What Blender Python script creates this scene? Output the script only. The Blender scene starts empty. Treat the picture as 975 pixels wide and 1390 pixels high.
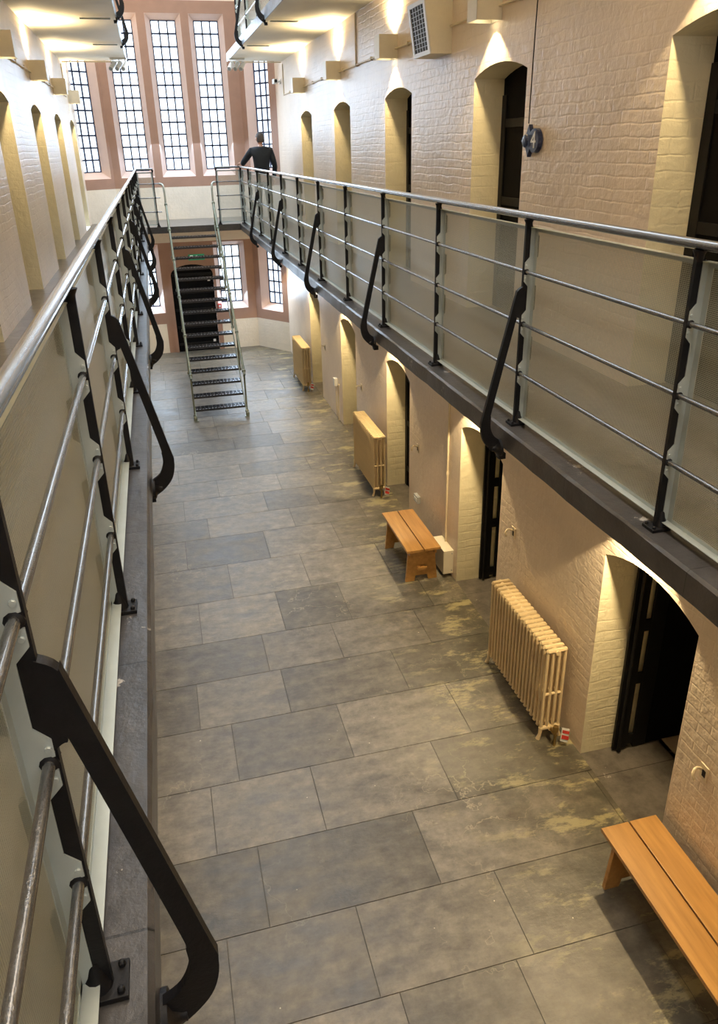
import bpy, bmesh, math, random
from mathutils import Vector, Matrix
random.seed(7)
C = bpy.context.scene.collection
S = bpy.context.scene
PI = math.pi

# ------------------------------------------------------------------ camera
GF = 3.136            # gallery floor height
CAMZ = 4.61
cam_d = bpy.data.cameras.new('camera')
cam = bpy.data.objects.new('camera', cam_d); C.objects.link(cam)
R_ = Vector((0.96773205, -0.2511162, -0.02086457))
D_ = Vector((-0.12021735, -0.38733694, -0.91406667))
F_ = Vector((0.22145533, 0.8870799, -0.4050269))
cam.matrix_world = Matrix(((R_.x, -D_.x, -F_.x, 0), (R_.y, -D_.y, -F_.y, 0), (R_.z, -D_.z, -F_.z, CAMZ), (0, 0, 0, 1)))
cam_d.sensor_fit = 'VERTICAL'; cam_d.sensor_height = 36.0; cam_d.sensor_width = 36.0 * 975 / 1390
cam_d.lens = 1019.14 / 1390 * 36.0
cam_d.shift_y = -45.0 / 1390
cam_d.clip_start = 0.05
S.camera = cam

# ------------------------------------------------------------------ world, exposure, large lights
S.view_settings.view_transform = 'Standard'; S.view_settings.look = 'None'
S.view_settings.gamma = 1.0; S.view_settings.use_curve_mapping = False
S.view_settings.exposure = 0.0
W = bpy.data.worlds.new('sky'); S.world = W; W.use_nodes = True
bg = W.node_tree.nodes['Background']; bg.inputs[0].default_value = (0.80, 0.90, 1.0, 1); bg.inputs[1].default_value = 3.2
S.cycles.transparent_max_bounces = 48
S.cycles.sample_clamp_indirect = 4.0

WARM = (1.0, 0.76, 0.42)
def area(name, loc, size, sizey, power, color, direction=(0, 0, -1)):
    l = bpy.data.lights.new(name, 'AREA'); l.shape = 'RECTANGLE'; l.size = size; l.size_y = sizey
    l.energy = power; l.color = color
    o = bpy.data.objects.new(name, l); C.objects.link(o); o.location = loc
    o.rotation_euler = Vector(direction).to_track_quat('-Z', 'Y').to_euler()
    return o
# daylight through the roof light above the void
area('skylight_daylight', (0.795, 11.5, 9.75), 2.0, 9.0, 330, (0.80, 0.90, 1.0))
# the warm hall lighting under the roof nearer the camera
area('hall_lighting', (0.795, 1.0, 9.6), 1.6, 9.0, 470, (1.0, 0.76, 0.50))
# daylight through the tall end windows
area('end_window_daylight', (0.795, 18.0, 5.75), 2.4, 3.0, 150, (0.60, 0.78, 1.0), (0, -1, -1.0))

# cool fill added behind the camera for the left railing; no window there
area('rear_cool_fill', (0.795, -4.7, 6.0), 2.4, 3.0, 90, (0.70, 0.85, 1.0), (0, 1, -.35))
for wx, wy, dx in ((1.63, 18.78, -.15), (-.37, 18.78, .2), (2.45, 18.3, -.6)):
    area('low_window_daylight', (wx, wy, 1.8), .5, 1.3, 26, (0.62, 0.80, 1.0), (dx, -1, -0.75))
# ------------------------------------------------------------------ materials
MATS = {}
def new_mat(name):
    m = bpy.data.materials.new(name); m.use_nodes = True
    nt = m.node_tree; b = nt.nodes['Principled BSDF']
    MATS[name] = m
    return m, nt, b
def N(nt, t, **kw):
    n = nt.nodes.new(t)
    for k, v in kw.items(): setattr(n, k, v)
    return n
def noise(nt, vec, scale, detail=4, rough=0.6):
    n = N(nt, 'ShaderNodeTexNoise'); n.inputs['Scale'].default_value = scale
    n.inputs['Detail'].default_value = detail; n.inputs['Roughness'].default_value = rough
    if vec is not None: nt.links.new(vec, n.inputs['Vector'])
    return n.outputs['Fac']
def ramp(nt, fac, stops):
    r = N(nt, 'ShaderNodeValToRGB'); nt.links.new(fac, r.inputs[0])
    e = r.color_ramp.elements
    while len(e) < len(stops): e.new(0.5)
    for i, (p, c) in enumerate(stops):
        e[i].position = p; e[i].color = (c[0], c[1], c[2], 1) if not isinstance(c, (int, float)) else (c, c, c, 1)
    return r.outputs[0]
def mixc(nt, fac, a, b, mode='MIX'):
    m = N(nt, 'ShaderNodeMix', data_type='RGBA', blend_type=mode)
    def put(s, v):
        if hasattr(v, 'is_output') or isinstance(v, bpy.types.NodeSocket): nt.links.new(v, s)
        elif isinstance(v, (int, float)): s.default_value = v
        else: s.default_value = (v[0], v[1], v[2], 1)
    put(m.inputs[0], fac); put(m.inputs[6], a); put(m.inputs[7], b)
    return m.outputs[2]
def mth(nt, op, a, b=None, clamp=False):
    m = N(nt, 'ShaderNodeMath', operation=op); m.use_clamp = clamp
    for i, v in enumerate((a, b)):
        if v is None: continue
        if isinstance(v, (int, float)): m.inputs[i].default_value = v
        else: nt.links.new(v, m.inputs[i])
    return m.outputs[0]
def bump(nt, b, h, strength=0.5, dist=0.01):
    n = N(nt, 'ShaderNodeBump'); n.inputs['Strength'].default_value = strength; n.inputs['Distance'].default_value = dist
    nt.links.new(h, n.inputs['Height']); nt.links.new(n.outputs[0], b.inputs['Normal'])
def coords(nt): return N(nt, 'ShaderNodeTexCoord').outputs['Object']

def simple(name, col, rough=0.5, metal=0.0, var=0.12, scale=12, bmp=0.0, bscale=60, spec=None):
    m, nt, b = new_mat(name)
    co = coords(nt); f = noise(nt, co, scale, 4)
    lo = tuple(c * (1 - var) for c in col); hi = tuple(min(1, c * (1 + var)) for c in col)
    nt.links.new(ramp(nt, f, [(0.3, lo), (0.7, hi)]), b.inputs['Base Color'])
    b.inputs['Roughness'].default_value = rough; b.inputs['Metallic'].default_value = metal
    if spec is not None: b.inputs['Specular IOR Level'].default_value = spec
    if bmp: bump(nt, b, noise(nt, co, bscale, 3), bmp, 0.003)
    return m

def painted_brick(name, col, wob=1.0, row=0.075):
    m, nt, b = new_mat(name)
    co = coords(nt)
    sp = N(nt, 'ShaderNodeSeparateXYZ'); nt.links.new(co, sp.inputs[0])
    u = mth(nt, 'ADD', sp.outputs[0], sp.outputs[1])
    w1 = noise(nt, co, 3.0, 3)
    z = mth(nt, 'ADD', sp.outputs[2], mth(nt, 'MULTIPLY', w1, 0.05 * wob))
    cb = N(nt, 'ShaderNodeCombineXYZ'); nt.links.new(u, cb.inputs[0]); nt.links.new(z, cb.inputs[1])
    br = N(nt, 'ShaderNodeTexBrick'); nt.links.new(cb.outputs[0], br.inputs['Vector'])
    br.inputs['Scale'].default_value = 1; br.inputs['Brick Width'].default_value = 0.225; br.inputs['Row Height'].default_value = row
    br.inputs['Mortar Size'].default_value = 0.010; br.inputs['Mortar Smooth'].default_value = 1.0
    br.inputs['Color1'].default_value = (1, 1, 1, 1); br.inputs['Color2'].default_value = (0.72, 0.72, 0.72, 1)
    br.inputs['Mortar'].default_value = (0.0, 0.0, 0.0, 1)
    n1 = noise(nt, co, 14, 4); n2 = noise(nt, co, 1.4, 3)
    # where plaster or paint has filled the courses the relief is weaker
    fill = ramp(nt, n2, [(0.38, 0.25), (0.62, 1.0)])
    h = mth(nt, 'ADD', mth(nt, 'MULTIPLY', br.outputs['Color'], mth(nt, 'MULTIPLY', fill, 0.32)), mth(nt, 'MULTIPLY', n1, 1.3))
    bump(nt, b, h, 0.6, 0.010)
    lo = tuple(c * 0.93 for c in col); hi = tuple(min(1, c * 1.05) for c in col)
    c1 = ramp(nt, noise(nt, co, 2.2, 5), [(0.3, lo), (0.7, hi)])
    c1 = mixc(nt, mth(nt, 'MULTIPLY', mth(nt, 'SUBTRACT', 1.0, br.outputs['Color']), 0.03), c1, tuple(c * 0.6 for c in col))
    # grubby drips and scuffs
    st = N(nt, 'ShaderNodeMapping'); st.inputs['Scale'].default_value = (6, 6, 0.7); nt.links.new(co, st.inputs[0])
    dr = ramp(nt, noise(nt, st.outputs[0], 1.0, 5, 0.7), [(0.60, 0.0), (0.80, 0.35)])
    c1 = mixc(nt, dr, c1, tuple(c * 0.72 for c in col))
    nt.links.new(c1, b.inputs['Base Color']); b.inputs['Roughness'].default_value = 0.36
    return m

def perforated(name, col):
    m, nt, b = new_mat(name)
    co = coords(nt); sp = N(nt, 'ShaderNodeSeparateXYZ'); nt.links.new(co, sp.inputs[0])
    def cell(s, p):
        f = mth(nt, 'FRACT', mth(nt, 'DIVIDE', s, p))
        return mth(nt, 'ABSOLUTE', mth(nt, 'SUBTRACT', f, 0.5))
    a = cell(sp.outputs[1], 0.007); c = cell(sp.outputs[2], 0.007)
    hole = mth(nt, 'MULTIPLY', mth(nt, 'LESS_THAN', a, 0.41), mth(nt, 'LESS_THAN', c, 0.41))
    b.inputs['Base Color'].default_value = (*col, 1); b.inputs['Roughness'].default_value = 0.38; b.inputs['Metallic'].default_value = 0.35
    tr = N(nt, 'ShaderNodeBsdfTransparent'); mx = N(nt, 'ShaderNodeMixShader')
    nt.links.new(hole, mx.inputs[0]); nt.links.new(b.outputs[0], mx.inputs[1]); nt.links.new(tr.outputs[0], mx.inputs[2])
    nt.links.new(mx.outputs[0], nt.nodes['Material Output'].inputs['Surface'])
    return m

def emis(name, col, strength):
    m, nt, b = new_mat(name)
    b.inputs['Base Color'].default_value = (*col, 1); b.inputs['Emission Color'].default_value = (*col, 1)
    b.inputs['Emission Strength'].default_value = strength
    return m

def stone_floor(name):
    m, nt, b = new_mat(name)
    co = coords(nt)
    at = N(nt, 'ShaderNodeAttribute'); at.attribute_name = 'tint'
    base = mixc(nt, at.outputs['Fac'], (0.098, 0.086, 0.064), (0.180, 0.158, 0.122))
    mp = N(nt, 'ShaderNodeMapping'); mp.inputs['Rotation'].default_value = (0, 0, 0.5); mp.inputs['Scale'].default_value = (1, 2.6, 1); nt.links.new(co, mp.inputs[0])
    n1 = noise(nt, mp.outputs[0], 2.6, 8, 0.68); n2 = noise(nt, co, 9, 6, 0.7); n3 = noise(nt, co, 0.8, 3)
    c = mixc(nt, 1.0, base, ramp(nt, n1, [(0.25, 0.45), (0.5, 0.98), (0.75, 1.5)]), 'MULTIPLY')
    c = mixc(nt, 1.0, c, ramp(nt, n2, [(0.3, 0.66), (0.7, 1.36)]), 'MULTIPLY')
    # dark grime and yellow lime deposits along the foot of the right wall
    sp = N(nt, 'ShaderNodeSeparateXYZ'); nt.links.new(co, sp.inputs[0])
    x = mth(nt, 'ADD', sp.outputs[0], mth(nt, 'MULTIPLY', mth(nt, 'SUBTRACT', n3, 0.5), 1.6))
    near = ramp(nt, mth(nt, 'MULTIPLY', mth(nt, 'SUBTRACT', x, 1.5), 0.7), [(0.1, 0.0), (0.8, 1.0)])
    c = mixc(nt, mth(nt, 'MULTIPLY', near, ramp(nt, noise(nt, co, 3.1, 6, 0.7), [(0.42, 0.0), (0.6, 0.75)])), c, (0.075, 0.072, 0.055))
    y1 = ramp(nt, noise(nt, mp.outputs[0], 1.9, 9, 0.72), [(0.53, 0.0), (0.60, 0.8)])
    c = mixc(nt, mth(nt, 'MULTIPLY', near, y1), c, (0.42, 0.37, 0.20))
    # thin pale delamination lines
    v = mth(nt, 'ABSOLUTE', mth(nt, 'SUBTRACT', noise(nt, co, 1.6, 5, 0.6), 0.5))
    c = mixc(nt, mth(nt, 'MULTIPLY', ramp(nt, v, [(0.0, 0.55), (0.006, 0.0)]), ramp(nt, n3, [(0.5, 0.0), (0.62, 1.0)])), c, (0.42, 0.37, 0.25))
    # paint flecks
    vo = N(nt, 'ShaderNodeTexVoronoi'); vo.inputs['Scale'].default_value = 5.5; nt.links.new(co, vo.inputs['Vector'])
    c = mixc(nt, ramp(nt, mth(nt, 'ADD', vo.outputs['Distance'], mth(nt, 'MULTIPLY', noise(nt, co, 40, 2), 0.05)), [(0.045, 0.8), (0.055, 0.0)]), c, (0.62, 0.56, 0.42))
    vo2 = N(nt, 'ShaderNodeTexVoronoi'); vo2.inputs['Scale'].default_value = 13; nt.links.new(co, vo2.inputs['Vector'])
    c = mixc(nt, ramp(nt, vo2.outputs['Distance'], [(0.06, 0.6), (0.09, 0.0)]), c, (0.10, 0.085, 0.06))
    nt.links.new(c, b.inputs['Base Color'])
    nt.links.new(ramp(nt, n1, [(0.3, 0.30), (0.7, 0.52)]), b.inputs['Roughness'])
    bump(nt, b, mth(nt, 'ADD', n1, mth(nt, 'MULTIPLY', n2, 0.5)), 0.5, 0.012)
    return m

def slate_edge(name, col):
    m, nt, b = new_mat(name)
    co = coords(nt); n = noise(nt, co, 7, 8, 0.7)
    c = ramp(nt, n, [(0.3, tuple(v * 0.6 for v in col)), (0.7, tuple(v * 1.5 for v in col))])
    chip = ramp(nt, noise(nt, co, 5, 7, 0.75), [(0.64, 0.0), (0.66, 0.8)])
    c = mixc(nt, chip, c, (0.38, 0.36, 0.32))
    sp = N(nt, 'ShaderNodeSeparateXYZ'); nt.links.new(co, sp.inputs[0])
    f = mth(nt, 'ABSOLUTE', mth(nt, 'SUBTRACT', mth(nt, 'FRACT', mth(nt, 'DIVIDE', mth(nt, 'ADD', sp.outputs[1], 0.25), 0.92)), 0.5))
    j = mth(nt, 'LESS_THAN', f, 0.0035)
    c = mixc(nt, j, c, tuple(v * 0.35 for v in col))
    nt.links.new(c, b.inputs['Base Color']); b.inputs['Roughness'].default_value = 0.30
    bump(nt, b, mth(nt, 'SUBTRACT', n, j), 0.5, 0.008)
    return m

painted_brick('wall', (0.83, 0.70, 0.56))
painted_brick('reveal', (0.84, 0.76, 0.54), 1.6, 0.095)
painted_brick('endwall', (0.82, 0.74, 0.62), 0.5)
simple('brown', (0.36, 0.215, 0.155), 0.55, 0, 0.06, 4)
simple('pinkreveal', (0.70, 0.53, 0.46), 0.5, 0, 0.04, 4)
simple('soffit', (0.84, 0.79, 0.64), 0.6, 0, 0.04, 3)
simple('pinksoffit', (0.60, 0.46, 0.38), 0.6, 0, 0.05, 3)
simple('cream_metal', (0.74, 0.64, 0.46), 0.4, 0, 0.03)
simple('cream_box', (0.80, 0.74, 0.60), 0.45, 0, 0.03)
simple('radiator_paint', (0.72, 0.57, 0.34), 0.38, 0, 0.05, 20)
simple('black_iron', (0.006, 0.006, 0.007), 0.5, 0.0, 0.3, 30, 0.3, 90, spec=0.22)
simple('black_flat', (0.008, 0.008, 0.009), 0.7, 0.0, 0.3)
simple('rail_paint', (0.035, 0.037, 0.04), 0.17, 0.0, 0.35, 90, 0.8, 170, spec=1.0)
MATS['rail_paint'].node_tree.nodes['Principled BSDF'].inputs['Coat Weight'].default_value = 1.0
MATS['rail_paint'].node_tree.nodes['Principled BSDF'].inputs['Coat Roughness'].default_value = 0.12
simple('frame_grey', (0.42, 0.47, 0.46), 0.4, 0.3, 0.06, 10)
perforated('mesh_sheet', (0.56, 0.58, 0.50))
simple('stair_metal', (0.19, 0.205, 0.15), 0.4, 0.4, 0.2, 20)
simple('stair_pipe', (0.42, 0.44, 0.38), 0.35, 0.3, 0.1, 20)
simple('tread_metal', (0.05, 0.05, 0.055), 0.3, 0.6, 0.3, 30)
simple('tread_nose', (0.35, 0.37, 0.40), 0.35, 0.5, 0.1, 30)
simple('glazing_bar', (0.02, 0.03, 0.08), 0.5, 0.0, 0.1)
simple('fixture_white', (0.80, 0.80, 0.78), 0.4, 0, 0.02)
simple('grey_plastic', (0.35, 0.38, 0.40), 0.4, 0, 0.05)
simple('brass', (0.35, 0.24, 0.09), 0.35, 0.8, 0.15)
simple('red_paint', (0.55, 0.04, 0.03), 0.4, 0, 0.05)
simple('skin', (0.55, 0.33, 0.25), 0.5, 0, 0.05)
simple('hair', (0.06, 0.055, 0.055), 0.7, 0, 0.3, 60, 0.8, 200)
simple('jumper', (0.005, 0.010, 0.018), 0.85, 0, 0.2, 30, 0.4, 200)
simple('trousers', (0.02, 0.02, 0.024), 0.8, 0, 0.2, 30)
simple('shoe', (0.02, 0.015, 0.012), 0.4, 0, 0.1)
simple('enamel_blue', (0.015, 0.025, 0.075), 0.3, 0, 0.1)
simple('enamel_white', (0.85, 0.85, 0.85), 0.4, 0, 0.02)
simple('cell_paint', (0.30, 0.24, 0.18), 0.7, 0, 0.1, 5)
simple('door_black', (0.004, 0.004, 0.0045), 0.75, 0, 0.3, 10, 0.2, spec=0.08)
emis('exit_green', (0.02, 0.30, 0.15), 0.2); emis('exit_white', (0.9, 0.95, 0.9), 0.9)
simple('roof_paint', (0.78, 0.72, 0.60), 0.6, 0, 0.03)
emis('lamp_glow', (1.0, 0.86, 0.55), 12.0)
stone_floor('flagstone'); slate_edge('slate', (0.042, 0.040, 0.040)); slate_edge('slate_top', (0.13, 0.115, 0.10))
simple('joint', (0.075, 0.066, 0.052), 0.8, 0, 0.2, 30)
slate_edge('edge_sky_sheen', (0.28, 0.36, 0.47))  # sky reflection on the upper slab edges, put into their colour as blue
def wood():
    m, nt, b = new_mat('wood')
    co = coords(nt); mp = N(nt, 'ShaderNodeMapping'); mp.inputs['Scale'].default_value = (14, 1.2, 14); nt.links.new(co, mp.inputs[0])
    n = noise(nt, mp.outputs[0], 1.6, 6, 0.6)
    nt.links.new(ramp(nt, n, [(0.3, (0.36, 0.18, 0.05)), (0.7, (0.53, 0.285, 0.085))]), b.inputs['Base Color'])
    b.inputs['Roughness'].default_value = 0.35; bump(nt, b, n, 0.1, 0.002)
wood()
def glass():
    m, nt, b = new_mat('pane_glass')
    tr = N(nt, 'ShaderNodeBsdfTransparent'); tr.inputs[0].default_value = (0.93, 0.97, 1.0, 1)
    gl = N(nt, 'ShaderNodeBsdfGlossy'); gl.inputs['Roughness'].default_value = 0.08
    mx = N(nt, 'ShaderNodeMixShader')
    f = noise(nt, coords(nt), 3, 2)
    nt.links.new(mth(nt, 'MULTIPLY', f, 0.12), mx.inputs[0])
    nt.links.new(tr.outputs[0], mx.inputs[1]); nt.links.new(gl.outputs[0], mx.inputs[2])
    nt.links.new(mx.outputs[0], nt.nodes['Material Output'].inputs['Surface'])
glass()

# ------------------------------------------------------------------ mesh helpers
class MB:
    def __init__(s): s.v = []; s.f = []; s.m = []; s.mi = 0
    def add(s, vs, fs):
        o = len(s.v); s.v += [tuple(v) for v in vs]; s.f += [tuple(i + o for i in f) for f in fs]; s.m += [s.mi] * len(fs)
    def quad(s, *p): s.add(p, [tuple(range(len(p)))])
    def box(s, x0, x1, y0, y1, z0, z1):
        s.add([(x0, y0, z0), (x1, y0, z0), (x1, y1, z0), (x0, y1, z0), (x0, y0, z1), (x1, y0, z1), (x1, y1, z1), (x0, y1, z1)],
              [(0, 3, 2, 1), (4, 5, 6, 7), (0, 1, 5, 4), (1, 2, 6, 5), (2, 3, 7, 6), (3, 0, 4, 7)])
    def prism(s, poly, axis, a0, a1):
        """poly: list of 2-D points, extruded along axis ('x': poly=(y,z), 'y': poly=(x,z), 'z': poly=(x,y))"""
        def P(p, a):
            return {'x': (a, p[0], p[1]), 'y': (p[0], a, p[1]), 'z': (p[0], p[1], a)}[axis]
        n = len(poly)
        s.add([P(p, a0) for p in poly] + [P(p, a1) for p in poly],
              [tuple(range(n - 1, -1, -1)), tuple(range(n, 2 * n))] + [(i, (i + 1) % n, n + (i + 1) % n, n + i) for i in range(n)])
    def tube(s, pts, r, n=10, r1=None, cap=True):
        pts = [Vector(p) for p in pts]; rings = []
        m = len(pts); prev = None
        for i, p in enumerate(pts):
            t = (pts[min(i + 1, m - 1)] - pts[max(i - 1, 0)]).normalized()
            if prev is None:
                a = Vector((0, 0, 1)) if abs(t.z) < 0.9 else Vector((1, 0, 0))
            else: a = prev
            u = t.cross(a).normalized(); w = u.cross(t).normalized(); prev = w
            rr = r if not isinstance(r, (list, tuple)) else r[i]
            if r1 is not None: rr = r + (r1 - r) * i / (m - 1)
            rings.append([p + (u * math.cos(2 * PI * k / n) + w * math.sin(2 * PI * k / n)) * rr for k in range(n)])
        vs = [v for rg in rings for v in rg]; fs = []
        for i in range(m - 1):
            for k in range(n):
                fs.append((i * n + k, i * n + (k + 1) % n, (i + 1) * n + (k + 1) % n, (i + 1) * n + k))
        if cap: fs += [tuple(range(n - 1, -1, -1)), tuple((m - 1) * n + k for k in range(n))]
        s.add(vs, fs)
    def lathe(s, prof, c=(0, 0), n=16, axis='z'):
        """prof: list of (r, h)"""
        vs = []; fs = []
        for r, h in prof:
            for k in range(n):
                a = 2 * PI * k / n
                q = (c[0] + r * math.cos(a), c[1] + r * math.sin(a), h)
                if axis == 'y': q = (c[0] + r * math.cos(a), h, c[1] + r * math.sin(a))
                if axis == 'x': q = (h, c[0] + r * math.cos(a), c[1] + r * math.sin(a))
                vs.append(q)
        m = len(prof)
        for i in range(m - 1):
            for k in range(n): fs.append((i * n + k, i * n + (k + 1) % n, (i + 1) * n + (k + 1) % n, (i + 1) * n + k))
        fs += [tuple(range(n - 1, -1, -1)), tuple((m - 1) * n + k for k in range(n))]
        s.add(vs, fs)
    def mesh(s, name, mats, smooth=False, bevel=0):
        me = bpy.data.meshes.new(name); me.from_pydata(s.v, [], s.f)
        if isinstance(mats, str): mats = [mats]
        for m in mats: me.materials.append(MATS[m])
        for p, i in zip(me.polygons, s.m): p.material_index = i
        bm = bmesh.new(); bm.from_mesh(me); bmesh.ops.recalc_face_normals(bm, faces=bm.faces)
        if bevel:
            es = [e for e in bm.edges if len(e.link_faces) == 2 and e.calc_face_angle(0) > 0.6]
            bmesh.ops.bevel(bm, geom=es, offset=bevel, segments=2, profile=0.6, affect='EDGES')
        bm.to_mesh(me); bm.free()
        if smooth: 
            me.polygons.foreach_set('use_smooth', [True] * len(me.polygons))
            try: me.set_sharp_from_angle(angle=0.7)
            except Exception: pass
        me.update(); return me
    def build(s, name, mats, parent=None, smooth=False, bevel=0, loc=None):
        return link(name, s.mesh(name, mats, smooth, bevel), parent, loc)
def link(name, me, parent=None, loc=None, rot=None):
    o = bpy.data.objects.new(name, me); C.objects.link(o)
    if parent: o.parent = parent
    if loc: o.location = loc
    if rot: o.rotation_euler = rot
    return o
def tag(o, label=None, cat=None, group=None, kind=None):
    if label: o['label'] = label
    if cat: o['category'] = cat
    if group: o['group'] = group
    if kind: o['kind'] = kind
    return o
def thing(name, label, cat, loc=(0, 0, 0), rotz=0, group=None):
    o = bpy.data.objects.new(name, None); C.objects.link(o); o.location = loc; o.rotation_euler = (0, 0, rotz)
    o.empty_display_size = 0.1
    return tag(o, label, cat, group)
def struct(o): o['kind'] = 'structure'; return o
def copy_tree(o, parent=None):
    c = o.copy(); C.objects.link(c)
    if parent: c.parent = parent
    for ch in [q for q in bpy.data.objects if q.parent == o]: copy_tree(ch, c)
    return c
def smoothcurve(pts, n=6):
    out = []
    P = [Vector(p) for p in pts]
    for i in range(len(P) - 1):
        p0 = P[max(i - 1, 0)]; p1 = P[i]; p2 = P[i + 1]; p3 = P[min(i + 2, len(P) - 1)]
        for k in range(n):
            t = k / n
            out.append(0.5 * ((2 * p1) + (p2 - p0) * t + (2 * p0 - 5 * p1 + 4 * p2 - p3) * t * t + (3 * p1 - p0 - 3 * p2 + p3) * t ** 3))
    out.append(P[-1]); return out

# ------------------------------------------------------------------ dimensions
XR, XL = 2.86, -1.38           # wall faces
RR, RL = 1.86, -0.27           # rail lines
SR, SL = 1.77, -0.18           # slab edges
YB = -5.0                      # back of the hall
YE = 17.15                     # bridge edge
UF = 6.34                      # upper gallery floor
DOORS = [(3.12 + 2.79 * k, 4.15 + 2.79 * k) for k in range(-2, 5)]
LDOORS = DOORS + [(17.05, 18.08)]


# ------------------------------------------------------------------ floor
def build_floor():
    rows = [-5.0, -4.3, -3.7, -3.0, -2.35, -1.75, -1.1, -0.5, 0.15, 0.8, 1.45, 2.1, 2.72, 3.33, 3.97, 4.62, 5.29, 5.92, 6.54, 7.31, 8.09, 8.83, 9.41, 10.06, 10.68, 11.22, 11.89, 12.46, 13.12, 13.76, 14.45, 15.1, 15.8, 16.5, 17.2, 17.9, 18.5, 19.0]
    J = {2.72: [-.11, .74, 1.73], 3.33: [.17, 1.345, 2.82], 3.97: [-.115, .685, 1.72], 4.62: [.115, 1.06, 2.1], 5.29: [-.15, .65, 1.76], 5.92: [.55, 1.285, 2.2],
         6.54: [-.05, .81, 1.53, 2.45], 7.31: [.345, 1.235, 2.2], 8.09: [-.125, .88, 1.795], 8.83: [.195, 1.325, 2.3], 9.41: [-.095, 1.045, 1.78], 10.06: [.425, 1.34, 2.1],
         10.68: [-.13, .83, 1.9], 11.22: [.13, 1.465, 2.3], 11.89: [-.245, .85, 1.67], 12.46: [.1, .62, 1.555], 13.12: [-.3, .6, 1.5, 2.2], 13.76: [.0, .9, 1.9]}
    b = MB(); cols = []
    b.mi = 1; b.quad((-2.2, YB, -0.006), (3.6, YB, -0.006), (3.6, 19.1, -0.006), (-2.2, 19.1, -0.006)); b.mi = 0
    tints = [0.5]
    def stone(x0, x1, y0, y1):
        g = 0.0028; e = 0.006
        def r(): return random.uniform(-e, e) * 0.5
        j = [r() for _ in range(4)]
        x0 += g; x1 -= g; y0 += g; y1 -= g
        b.quad((x0 , y0, 0), (x1, y0, 0), (x1, y1, 0), (x0, y1, 0)); t = random.random(); tints.append(t)
        b.quad((x0, y0, 0), (x0, y0, -.006), (x1, y0, -.006), (x1, y0, 0)); tints.append(t)
        b.quad((x0, y1, 0), (x0, y1, -.006), (x1, y1, -.006), (x1, y1, 0)); tints.append(t)
        b.quad((x0, y0, 0), (x0, y0, -.006), (x0, y1, -.006), (x0, y1, 0)); tints.append(t)
        b.quad((x1, y0, 0), (x1, y0, -.006), (x1, y1, -.006), (x1, y1, 0)); tints.append(t)
    for i in range(len(rows) - 1):
        y0, y1 = rows[i], rows[i + 1]
        js = J.get(y0)
        if js is None:
            js = []; x = -0.6 + random.uniform(0, 0.7)
            while x < 2.7: js.append(x); x += random.uniform(0.7, 1.1)
        xs = [-1.45] + ([-0.85] if js[0] > -0.4 else []) + js + [3.6]
        for a, c in zip(xs[:-1], xs[1:]): stone(a, c, y0, y1)
    me = bpy.data.meshes.new('floor'); me.from_pydata(b.v, [], b.f)
    me.materials.append(MATS['flagstone']); me.materials.append(MATS['joint'])
    for p, i in zip(me.polygons, b.m): p.material_index = i
    at = me.attributes.new('tint', 'FLOAT', 'FACE')
    at.data.foreach_set('value', tints)
    struct(link('floor', me))
build_floor()

# ------------------------------------------------------------------ long side walls with arched openings
def arch_pts(y0, y1, zf, n=10):
    spring, rise = (1.99, .085) if zf > 1 else (1.88, .12)
    c = (y0 + y1) / 2; h = (y1 - y0) / 2
    R = (h * h + rise * rise) / (2 * rise); zc = zf + spring + rise - R
    return [(y0 + (y1 - y0) * k / n, zc + math.sqrt(max(0, R * R - (y0 + (y1 - y0) * k / n - c) ** 2))) for k in range(n + 1)]
def side_wall(name, xf, s, depth=0.7):
    b = MB(); ZT = 10.0
    prev = YB
    for (y0, y1) in (DOORS if s > 0 else LDOORS):
        b.mi = 0
        b.quad((xf, prev, 0), (xf, y0, 0), (xf, y0, ZT), (xf, prev, ZT)); prev = y1
        for t, zf in enumerate((0.0, GF)):
            ztop = GF if t == 0 else ZT
            A = arch_pts(y0, y1, zf)
            b.mi = 0
            for (a, za), (c, zc) in zip(A[:-1], A[1:]): b.quad((xf, a, za), (xf, c, zc), (xf, c, ztop), (xf, a, ztop))
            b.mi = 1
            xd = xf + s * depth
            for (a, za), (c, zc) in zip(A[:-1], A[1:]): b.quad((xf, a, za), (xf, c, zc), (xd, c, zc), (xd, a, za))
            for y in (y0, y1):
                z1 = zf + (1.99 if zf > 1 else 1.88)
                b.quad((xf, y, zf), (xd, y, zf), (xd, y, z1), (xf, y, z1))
    b.mi = 0
    ye = 18.1 if s > 0 else 18.75
    b.quad((xf, prev, 0), (xf, ye, 0), (xf, ye, ZT), (xf, prev, ZT))
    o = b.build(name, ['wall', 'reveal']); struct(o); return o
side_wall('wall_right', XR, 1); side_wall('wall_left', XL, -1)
b = MB(); b.quad((XL, YB, 0), (XR, YB, 0), (XR, YB, 10), (XL, YB, 10)); struct(b.build('wall_back', 'wall'))
# thresholds inside the upper openings
b = MB()
for (y0, y1) in DOORS:
    for xa, xb in ((XR, XR + .7), (XL - .7, XL)):
        b.quad((xa, y0, GF), (xb, y0, GF), (xb, y1, GF), (xa, y1, GF)); b.quad((xa, y0, .001), (xb, y0, .001), (xb, y1, .001), (xa, y1, .001))
struct(b.build('floor_thresholds', 'slate_top'))

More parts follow.
